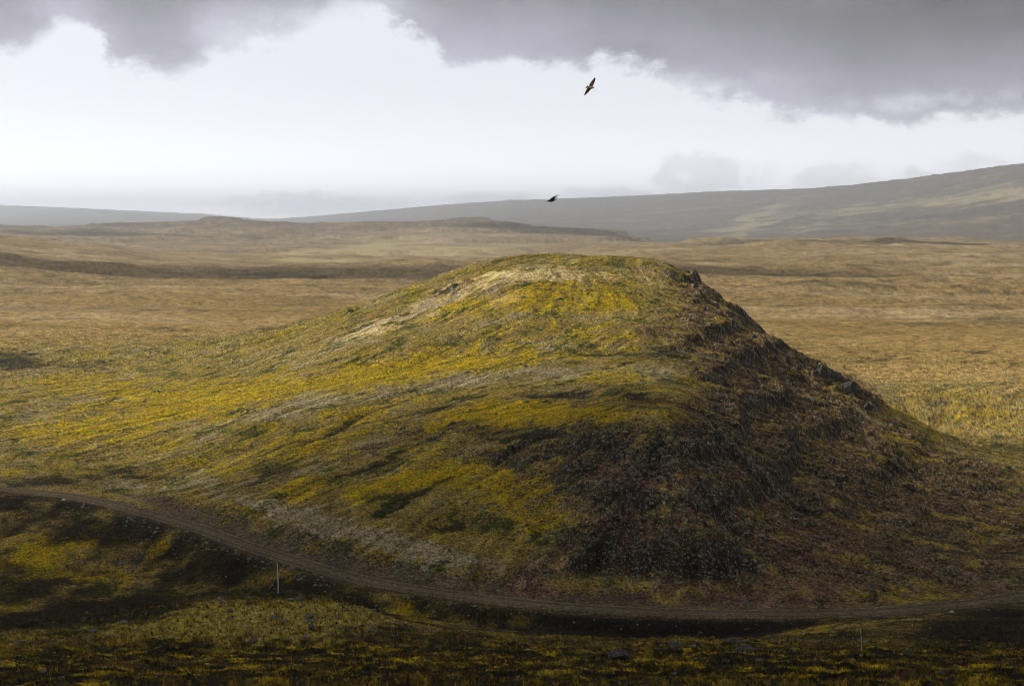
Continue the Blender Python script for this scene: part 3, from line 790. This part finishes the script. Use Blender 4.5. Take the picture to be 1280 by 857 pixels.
# ------------------------------------------------------------------ birds
def bird_mat(name, c1, c2, cb):
    m, nt, b = new_mat(name)
    at_ = node(nt, 'ShaderNodeAttribute', attribute_name='cover')
    tc = node(nt, 'ShaderNodeTexCoord'); nz = node(nt, 'ShaderNodeTexNoise'); nz.inputs['Scale'].default_value = 30
    nt.links.new(tc.outputs['Object'], nz.inputs['Vector'])
    mr = node(nt, 'ShaderNodeMapRange'); mr.inputs[3].default_value = .6; mr.inputs[4].default_value = 1.4
    nt.links.new(nz.outputs['Fac'], mr.inputs[0])
    mx = node(nt, 'ShaderNodeVectorMath', operation='SCALE')
    nt.links.new(at_.outputs['Color'], mx.inputs[0]); nt.links.new(mr.outputs[0], mx.inputs['Scale'])
    nt.links.new(mx.outputs[0], b.inputs['Base Color'])
    b.inputs['Roughness'].default_value = .8
    return m
M_bird = bird_mat('plumage', None, None, None)
M_beak = noise_mat('horn', (.02, .018, .016), (.05, .045, .04), 20, .1, .5, .005)
def make_bird(loc, axes, wing_l, wing_r, label, belly, back, tail_w=.11):
    """body along +X (head), left wing +Y, up +Z; wings are lists of (span, chord start x, chord end x, lift z)"""
    bm = bmesh.new()
    # body: tail to head, rings
    prof_b = [(-.31, .006, .0, tail_w), (-.27, .010, .0, tail_w * .9), (-.20, .022, .0, .055), (-.12, .052, -.005, .060), (-.02, .078, -.012, .080), (.08, .078, -.010, .078),
              (.15, .058, .0, .055), (.19, .044, .012, .040), (.225, .045, .02, .041), (.255, .036, .018, .032), (.275, .018, .012, .017)]
    rings = []; n = 12
    for x, h, zc_, w in prof_b:
        rings.append([bm.verts.new((x, w * math.cos(k / n * 2 * math.pi), zc_ + h * math.sin(k / n * 2 * math.pi))) for k in range(n)])
    for a, b_ in zip(rings[:-1], rings[1:]):
        for k in range(n): bm.faces.new((a[k], a[(k + 1) % n], b_[(k + 1) % n], b_[k]))
    bm.faces.new(rings[0][::-1]); bm.faces.new(rings[-1])
    for sgn, wing in ((1, wing_l), (-1, wing_r)):
        prev = None
        for (sp, x0, x1, lz) in wing:
            th = .026 * (1 - .75 * min(1, sp / .6))
            xs = [x0, x0 - .25 * (x0 - x1), x0 - .6 * (x0 - x1), x1]
            topv = [bm.verts.new((xx, sgn * sp, lz + (th if 0 < i < 3 else 0) + .012)) for i, xx in enumerate(xs)]
            botv = [bm.verts.new((xx, sgn * sp, lz - th * .25 - .004)) for xx in xs]
            ring = topv + botv[::-1]
            if prev:
                for k in range(8): bm.faces.new((prev[k], prev[(k + 1) % 8], ring[(k + 1) % 8], ring[k]))
            else: bm.faces.new(ring)
            prev = ring
        bm.faces.new(prev[::-1])
    bmesh.ops.recalc_face_normals(bm, faces=bm.faces)
    me0 = bpy.data.meshes.new('bird_body'); bm.to_mesh(me0); bm.free()
    tmp = bpy.data.objects.new('bird', me0); COL.objects.link(tmp)
    md = tmp.modifiers.new('join', 'REMESH'); md.mode = 'VOXEL'; md.voxel_size = .009
    sm = tmp.modifiers.new('smooth', 'SMOOTH'); sm.iterations = 2
    dg = bpy.context.evaluated_depsgraph_get(); ev = tmp.evaluated_get(dg)
    me = bpy.data.meshes.new_from_object(ev); bpy.data.objects.remove(tmp)
    me.name = 'bird'
    nV = len(me.vertices); co = np.empty(nV * 3, np.float32); me.vertices.foreach_get('co', co); co = co.reshape(-1, 3)
    out = np.abs(co[:, 1])
    k = np.empty((nV, 3)); k[:] = back
    under = sstep(.02, -.03, co[:, 2] - out * .2) * (1 - sstep(.09, .2, out))
    k = k + (np.array(belly) - k) * under[:, None]
    k = k * (1 - .45 * sstep(.42, .55, out))[:, None]
    k = k * (1 - .6 * sstep(.18, .22, co[:, 0]) * (out < .08))[:, None]
    bands = (np.sin(co[:, 0] * 110 + out * 25) * .18 * sstep(.1, .2, out))
    k = k * (1 + bands)[:, None]
    ca = me.color_attributes.new('cover', 'FLOAT_COLOR', 'POINT'); ca.data.foreach_set('color', np.c_[k, np.ones(nV)].astype(np.float32).ravel())
    me.materials.clear(); me.materials.append(M_bird)
    me.polygons.foreach_set('use_smooth', np.full(len(me.polygons), True))
    o = bpy.data.objects.new('bird', me); COL.objects.link(o)
    fx = Vector(axes[0]).normalized(); up = Vector(axes[1]); up = (up - fx * up.dot(fx)).normalized(); ly = up.cross(fx)
    o.matrix_world = Matrix.Translation(loc) @ Matrix((fx, ly, up)).transposed().to_4x4()
    # beak: hooked, part of its own material
    bm = bmesh.new(); prv = None
    for x, r, zz in ((.262, .017, .012), (.295, .013, .010), (.325, .008, .003), (.343, .002, -.008)):
        ring = [bm.verts.new((x, r * math.cos(a), zz + r * math.sin(a))) for a in np.arange(8) / 8 * 2 * math.pi]
        if prv:
            for k_ in range(8): bm.faces.new((prv[k_], prv[(k_ + 1) % 8], ring[(k_ + 1) % 8], ring[k_]))
        else: bm.faces.new(ring[::-1])
        prv = ring
    bm.faces.new(prv)
    bme = bpy.data.meshes.new('beak'); bm.to_mesh(bme); bm.free(); bme.materials.append(M_beak)
    bk = bpy.data.objects.new('beak', bme); COL.objects.link(bk); bk.parent = o
    tag(o, label, 'bird', 'birds circling over the valley')
    return o
# upper bird: banking, underside towards the viewer, head to the right
wl = [(.02, .13, -.12, .01), (.16, .15, -.13, .05), (.30, .14, -.11, .07), (.40, .11, -.10, .07), (.50, .05, -.09, .06), (.57, -.02, -.09, .04), (.61, -.07, -.11, .03)]
wr = [(.02, .13, -.12, .01), (.15, .17, -.12, .06), (.28, .17, -.09, .09), (.38, .16, -.06, .10), (.48, .13, -.04, .10), (.57, .08, -.03, .09), (.62, .04, -.02, .08)]
p1 = at(738, 109.5, 82)
make_bird(p1, ((.80, .60, -.06), (-.447, .596, .666)), wl, wr, 'upper brown bird banking with both wings spread wide against the white sky', (.48, .45, .32), (.30, .20, .10))
# lower bird: seen from the side, wings swept up and back
wl2 = [(.02, .13, -.12, .01), (.14, .11, -.14, .06), (.25, .03, -.20, .10), (.34, -.09, -.27, .12), (.42, -.22, -.36, .13), (.47, -.34, -.42, .13)]
p2 = at(690.2, 250.3, 80)
make_bird(p2, ((-.95, .10, -.24), (-.25, -.12, .89)), wl2, wl2, 'lower dark bird gliding just above the mountain skyline with raised wings', (.10, .095, .075), (.06, .05, .04), .08)

# ------------------------------------------------------------------ light
SUN_AZ, SUN_EL = math.radians(-72), math.radians(31)      # azimuth from straight ahead (+Y), towards the left
sdir = Vector((math.sin(SUN_AZ) * math.cos(SUN_EL), math.cos(SUN_AZ) * math.cos(SUN_EL), math.sin(SUN_EL)))
sl = bpy.data.lights.new('sun', 'SUN'); sl.energy = 5.0; sl.angle = math.radians(3.5); sl.color = (1, .94, .85)
so = bpy.data.objects.new('sun', sl); COL.objects.link(so)
so.rotation_euler = (-sdir).to_track_quat('-Z', 'Y').to_euler()

# overhead clouds: lumpy bodies added out of view to shade the near slope, moor and ridge
M_shadecloud, nt, b = new_mat('shadecloud'); b.inputs['Base Color'].default_value = (.8, .8, .82, 1)
def shadecloud(gx_, gy_, gz_, rx, ry, rz, alt, seed, label):
    t = (alt - gz_) / sdir.z
    cx, cy = gx_ + sdir.x * t, gy_ + sdir.y * t
    bm = bmesh.new(); bmesh.ops.create_icosphere(bm, subdivisions=5, radius=1)
    V = np.array([v.co[:] for v in bm.verts]); Fc = np.array([[v.index for v in f.verts] for f in bm.faces]); bm.free()
    n_ = fbm(V[:, 0] * 3 + seed * 9, V[:, 1] * 3 + V[:, 2] * 2, 1.4, 5, seed, .55)
    V = V * (1 + .38 * n_)[:, None]
    V[:, 2] = np.where(V[:, 2] < 0, V[:, 2] * .3, V[:, 2])
    o = mesh_obj('shadecloud', V * np.array([rx, ry, rz]), Fc, M_shadecloud, True)
    o.location = (cx, cy, alt)
    tag(o, label, None, None, 'structure')
shadecloud(-40, 135, -42, 360, 165, 75, 1000, 3, 'grey cloud added out of view to shade the near slope')
shadecloud(260, 190, -50, 150, 130, 60, 1000, 5, 'grey cloud added out of view to shade the right end of the track')

shadecloud(-150, 1680, -50, 560, 135, 110, 1100, 7, 'grey cloud added out of view to shade the low rise behind the hill')
shadecloud(250, 5500, 0, 520, 200, 90, 1100, 9, 'grey cloud added out of view to shade the right end of the plateau ridge')
shadecloud(-1750, 5000, 0, 520, 200, 90, 1100, 13, 'grey cloud added out of view to shade the left end of the plateau ridge')
shadecloud(1000, 3800, -30, 520, 190, 120, 1100, 11, 'grey cloud added out of view to shade the far right of the moor')
w = bpy.data.worlds.new('World'); C.world = w; w.use_nodes = True
nt = w.node_tree; nt.nodes.clear()
LK = nt.links.new
out = node(nt, 'ShaderNodeOutputWorld'); bg = node(nt, 'ShaderNodeBackground'); LK(bg.outputs[0], out.inputs[0])
bg.inputs['Strength'].default_value = .1
sky = node(nt, 'ShaderNodeTexSky', sky_type='NISHITA'); sky.sun_disc = False
sky.sun_elevation = SUN_EL; sky.sun_rotation = SUN_AZ % (2 * math.pi)
tc = node(nt, 'ShaderNodeTexCoord')
sep = node(nt, 'ShaderNodeSeparateXYZ'); LK(tc.outputs['Generated'], sep.inputs[0])
def mth(op, a, b=None, c=None, clamp=False):
    n = node(nt, 'ShaderNodeMath', operation=op); n.use_clamp = clamp
    for i, v in enumerate((a, b, c)):
        if v is None: continue
        if isinstance(v, (int, float)): n.inputs[i].default_value = v
        else: LK(v, n.inputs[i])
    return n.outputs[0]
def smooth(v, a, b):
    n = node(nt, 'ShaderNodeMapRange', interpolation_type='SMOOTHSTEP')
    LK(v, n.inputs[0]); n.inputs[1].default_value = a; n.inputs[2].default_value = b
    return n.outputs[0]
def nois(scale, detail, rough, vec, zs=1.0, off=(0, 0, 0)):
    mp = node(nt, 'ShaderNodeMapping'); LK(vec, mp.inputs[0]); mp.inputs['Scale'].default_value = (1, 1, zs); mp.inputs['Location'].default_value = off
    n = node(nt, 'ShaderNodeTexNoise'); n.inputs['Scale'].default_value = scale; n.inputs['Detail'].default_value = detail; n.inputs['Roughness'].default_value = rough
    LK(mp.outputs[0], n.inputs['Vector'])
    return mth('SUBTRACT', n.outputs['Fac'], .5)
def cmix(a, b, f):
    n = node(nt, 'ShaderNodeMix', data_type='RGBA')
    LK(f, n.inputs[0]) if not isinstance(f, (int, float)) else setattr(n.inputs[0], 'default_value', f)
    for i, v in ((6, a), (7, b)):
        if isinstance(v, tuple): n.inputs[i].default_value = (*v, 1)
        else: LK(v, n.inputs[i])
    return n.outputs[2]
D = tc.outputs['Generated']
hyp = mth('SQRT', mth('ADD', mth('MULTIPLY', sep.outputs[0], sep.outputs[0]), mth('MULTIPLY', sep.outputs[1], sep.outputs[1])))
el = mth('ARCTAN2', sep.outputs[2], hyp); azn = mth('ARCTAN2', sep.outputs[0], sep.outputs[1])
def azel(px, py):
    a, b_, c = ray(px, py); return math.atan2(a, b_), math.atan2(c, math.hypot(a, b_))
edge = [(-120, 95), (0, 80), (30, 76), (60, 58), (90, 40), (120, 52), (150, 84), (190, 98), (235, 90), (270, 62), (300, 50), (335, 56), (370, 46), (410, 22), (450, 18), (490, 44), (530, 66),
        (570, 80), (640, 82), (700, 86), (760, 98), (840, 112), (900, 122), (960, 132), (1040, 150), (1100, 160), (1180, 160), (1280, 152), (1420, 150)]
fc = node(nt, 'ShaderNodeFloatCurve'); cv = fc.mapping.curves[0]
AR, BR = .42, .25
pp = []
for px, py in edge:
    a, e = azel(px, py); pp.append(((a + AR) / (2 * AR), e / BR))
pp = [(0, pp[0][1])] + pp + [(1, pp[-1][1])]
while len(cv.points) < len(pp): cv.points.new(.5, .5)
for p, (a, e) in zip(cv.points, pp): p.location = (a, e); p.handle_type = 'AUTO_CLAMPED'
fc.mapping.update()
nA = nois(11, 9, .62, D, 1.8); nB = nois(32, 8, .65, D, 1.4, (3, 1, 2)); nC = nois(5, 5, .5, D, 3.0, (1, 5, 2))
warp = mth('ADD', mth('MULTIPLY', nC, .06), mth('ADD', mth('MULTIPLY', nA, .07), mth('MULTIPLY', nB, .035)))
LK(mth('MULTIPLY_ADD', mth('ADD', azn, warp), 1 / (2 * AR), .5, clamp=True), fc.inputs['Value'])
bnd = mth('MULTIPLY', fc.outputs[0], BR)
nD = nois(70, 6, .7, D, 1.8, (7, 2, 1))
over = mth('ADD', mth('SUBTRACT', el, bnd), mth('ADD', mth('MULTIPLY', nA, .05), mth('ADD', mth('MULTIPLY', nB, .036), mth('MULTIPLY', nD, .012))))
cl = smooth(mth('ADD', over, mth('MULTIPLY', nA, .012)), -.002, .014)
def glow(px, py, rx, ry, k):
    a, e = azel(px, py)
    da_ = mth('DIVIDE', mth('SUBTRACT', azn, a), rx / F); de = mth('DIVIDE', mth('SUBTRACT', el, e), ry / F)
    g = mth('POWER', 2.718, mth('MULTIPLY', mth('ADD', mth('MULTIPLY', da_, da_), mth('MULTIPLY', de, de)), -1.0))
    return mth('MULTIPLY', g, mth('ADD', k, mth('ADD', mth('MULTIPLY', nB, 2.2), mth('MULTIPLY', nA, 1.5))), clamp=True)
for g_ in ((350, 42, 70, 24, .5), (440, 14, 60, 20, .65), (850, 104, 120, 12, .25), (1180, 130, 160, 16, .2), (95, 60, 26, 22, .5)):
    cl = mth('MULTIPLY', cl, mth('SUBTRACT', 1.0, glow(*g_), clamp=True))
deep = smooth(mth('ADD', over, mth('MULTIPLY', nC, .05)), .0, .075)
nD0 = nois(60, 6, .65, D, 1.3, (2, 9, 4))
# low cloud banks along the horizon
def bank(px, py, rx, ry, k):
    a, e = azel(px, py)
    da_ = mth('DIVIDE', mth('SUBTRACT', azn, a), rx / F); de = mth('DIVIDE', mth('SUBTRACT', el, e), ry / F)
    r2 = mth('ADD', mth('MULTIPLY', da_, da_), mth('MULTIPLY', de, de))
    v = mth('ADD', mth('SUBTRACT', 1.0, r2), mth('ADD', mth('MULTIPLY', nB, 5.0), mth('MULTIPLY', nD0, 3.0)))
    v = mth('ADD', v, mth('MULTIPLY', nA, 1.5))
    return mth('MULTIPLY', smooth(v, -.1, .9), k)
bk = bank(895, 220, 80, 30, .32)
for args in ((1060, 222, 65, 20, .26), (1215, 206, 65, 16, .24), (395, 256, 105, 20, .4), (600, 250, 70, 12, .3), (760, 242, 60, 14, .3), (1120, 224, 90, 14, .3)):
    bk = mth('MAXIMUM', bk, bank(*args))
SKY_W = (8.8, 8.9, 9.45)
light = cmix(sky.outputs[0], SKY_W, .93)
low_glow = mth('MULTIPLY_ADD', mth('POWER', 2.718, mth('MULTIPLY', mth('MAXIMUM', el, 0.0), -38.0)), 5.6, 1.0)
lg = node(nt, 'ShaderNodeVectorMath', operation='SCALE'); LK(light, lg.inputs[0]); LK(low_glow, lg.inputs['Scale']); light = lg.outputs[0]
light = cmix(light, (6.2, 6.0, 7.2), bk)
greyc = cmix((4.5, 4.3, 5.2), (1.5, 1.45, 1.58), deep)
greyc = cmix(greyc, (4.2, 4.15, 4.3), smooth(el, .2, .6))
shade = mth('ADD', mth('MULTIPLY_ADD', nC, 1.6, 1.0), mth('ADD', mth('MULTIPLY', nA, 1.7), mth('MULTIPLY', nB, .5)))
gs = node(nt, 'ShaderNodeVectorMath', operation='SCALE'); LK(greyc, gs.inputs[0]); LK(shade, gs.inputs['Scale'])
fin = cmix(light, gs.outputs[0], cl)
LK(fin, bg.inputs[0])

# ------------------------------------------------------------------ haze
zmin = float(Z.min()) - 1.2; ztop = float(Z.max()) + 6
bm = bmesh.new(); bmesh.ops.create_cube(bm, size=1)
for v in bm.verts:
    v.co = (v.co.x * 88600, v.co.y * 88600, zmin if v.co.z < 0 else ztop)
me = bpy.data.meshes.new('haze'); bm.to_mesh(me); bm.free()
mh = bpy.data.materials.new('haze'); mh.use_nodes = True; n_ = mh.node_tree; n_.nodes.clear()
oo = n_.nodes.new('ShaderNodeOutputMaterial'); pv = n_.nodes.new('ShaderNodeVolumePrincipled')
pv.inputs['Color'].default_value = (.84, .91, 1.0, 1); pv.inputs['Density'].default_value = .68e-4; pv.inputs['Anisotropy'].default_value = .75
n_.links.new(pv.outputs[0], oo.inputs['Volume']); me.materials.append(mh)
hz = bpy.data.objects.new('haze', me); COL.objects.link(hz); tag(hz, 'pale moist air over the whole valley', None, None, 'stuff')

# ------------------------------------------------------------------ render settings
C.view_settings.view_transform = 'Standard'; C.view_settings.look = 'None'
C.view_settings.exposure = 0.18; C.view_settings.gamma = 1.0; C.view_settings.use_curve_mapping = False
C.render.engine = 'CYCLES'
cy = C.cycles
cy.max_bounces = 4; cy.diffuse_bounces = 2; cy.glossy_bounces = 1; cy.volume_bounces = 3; cy.transmission_bounces = 0
cy.filter_width = 1.0
cy.use_denoising = True; cy.denoiser = 'OPENIMAGEDENOISE'
try: cy.denoising_input_passes = 'RGB_ALBEDO_NORMAL'
except Exception: pass
print('verts', NA * NR, NA, NR, 'ztop', ztop, 'zmin', zmin, 'stones', placed)
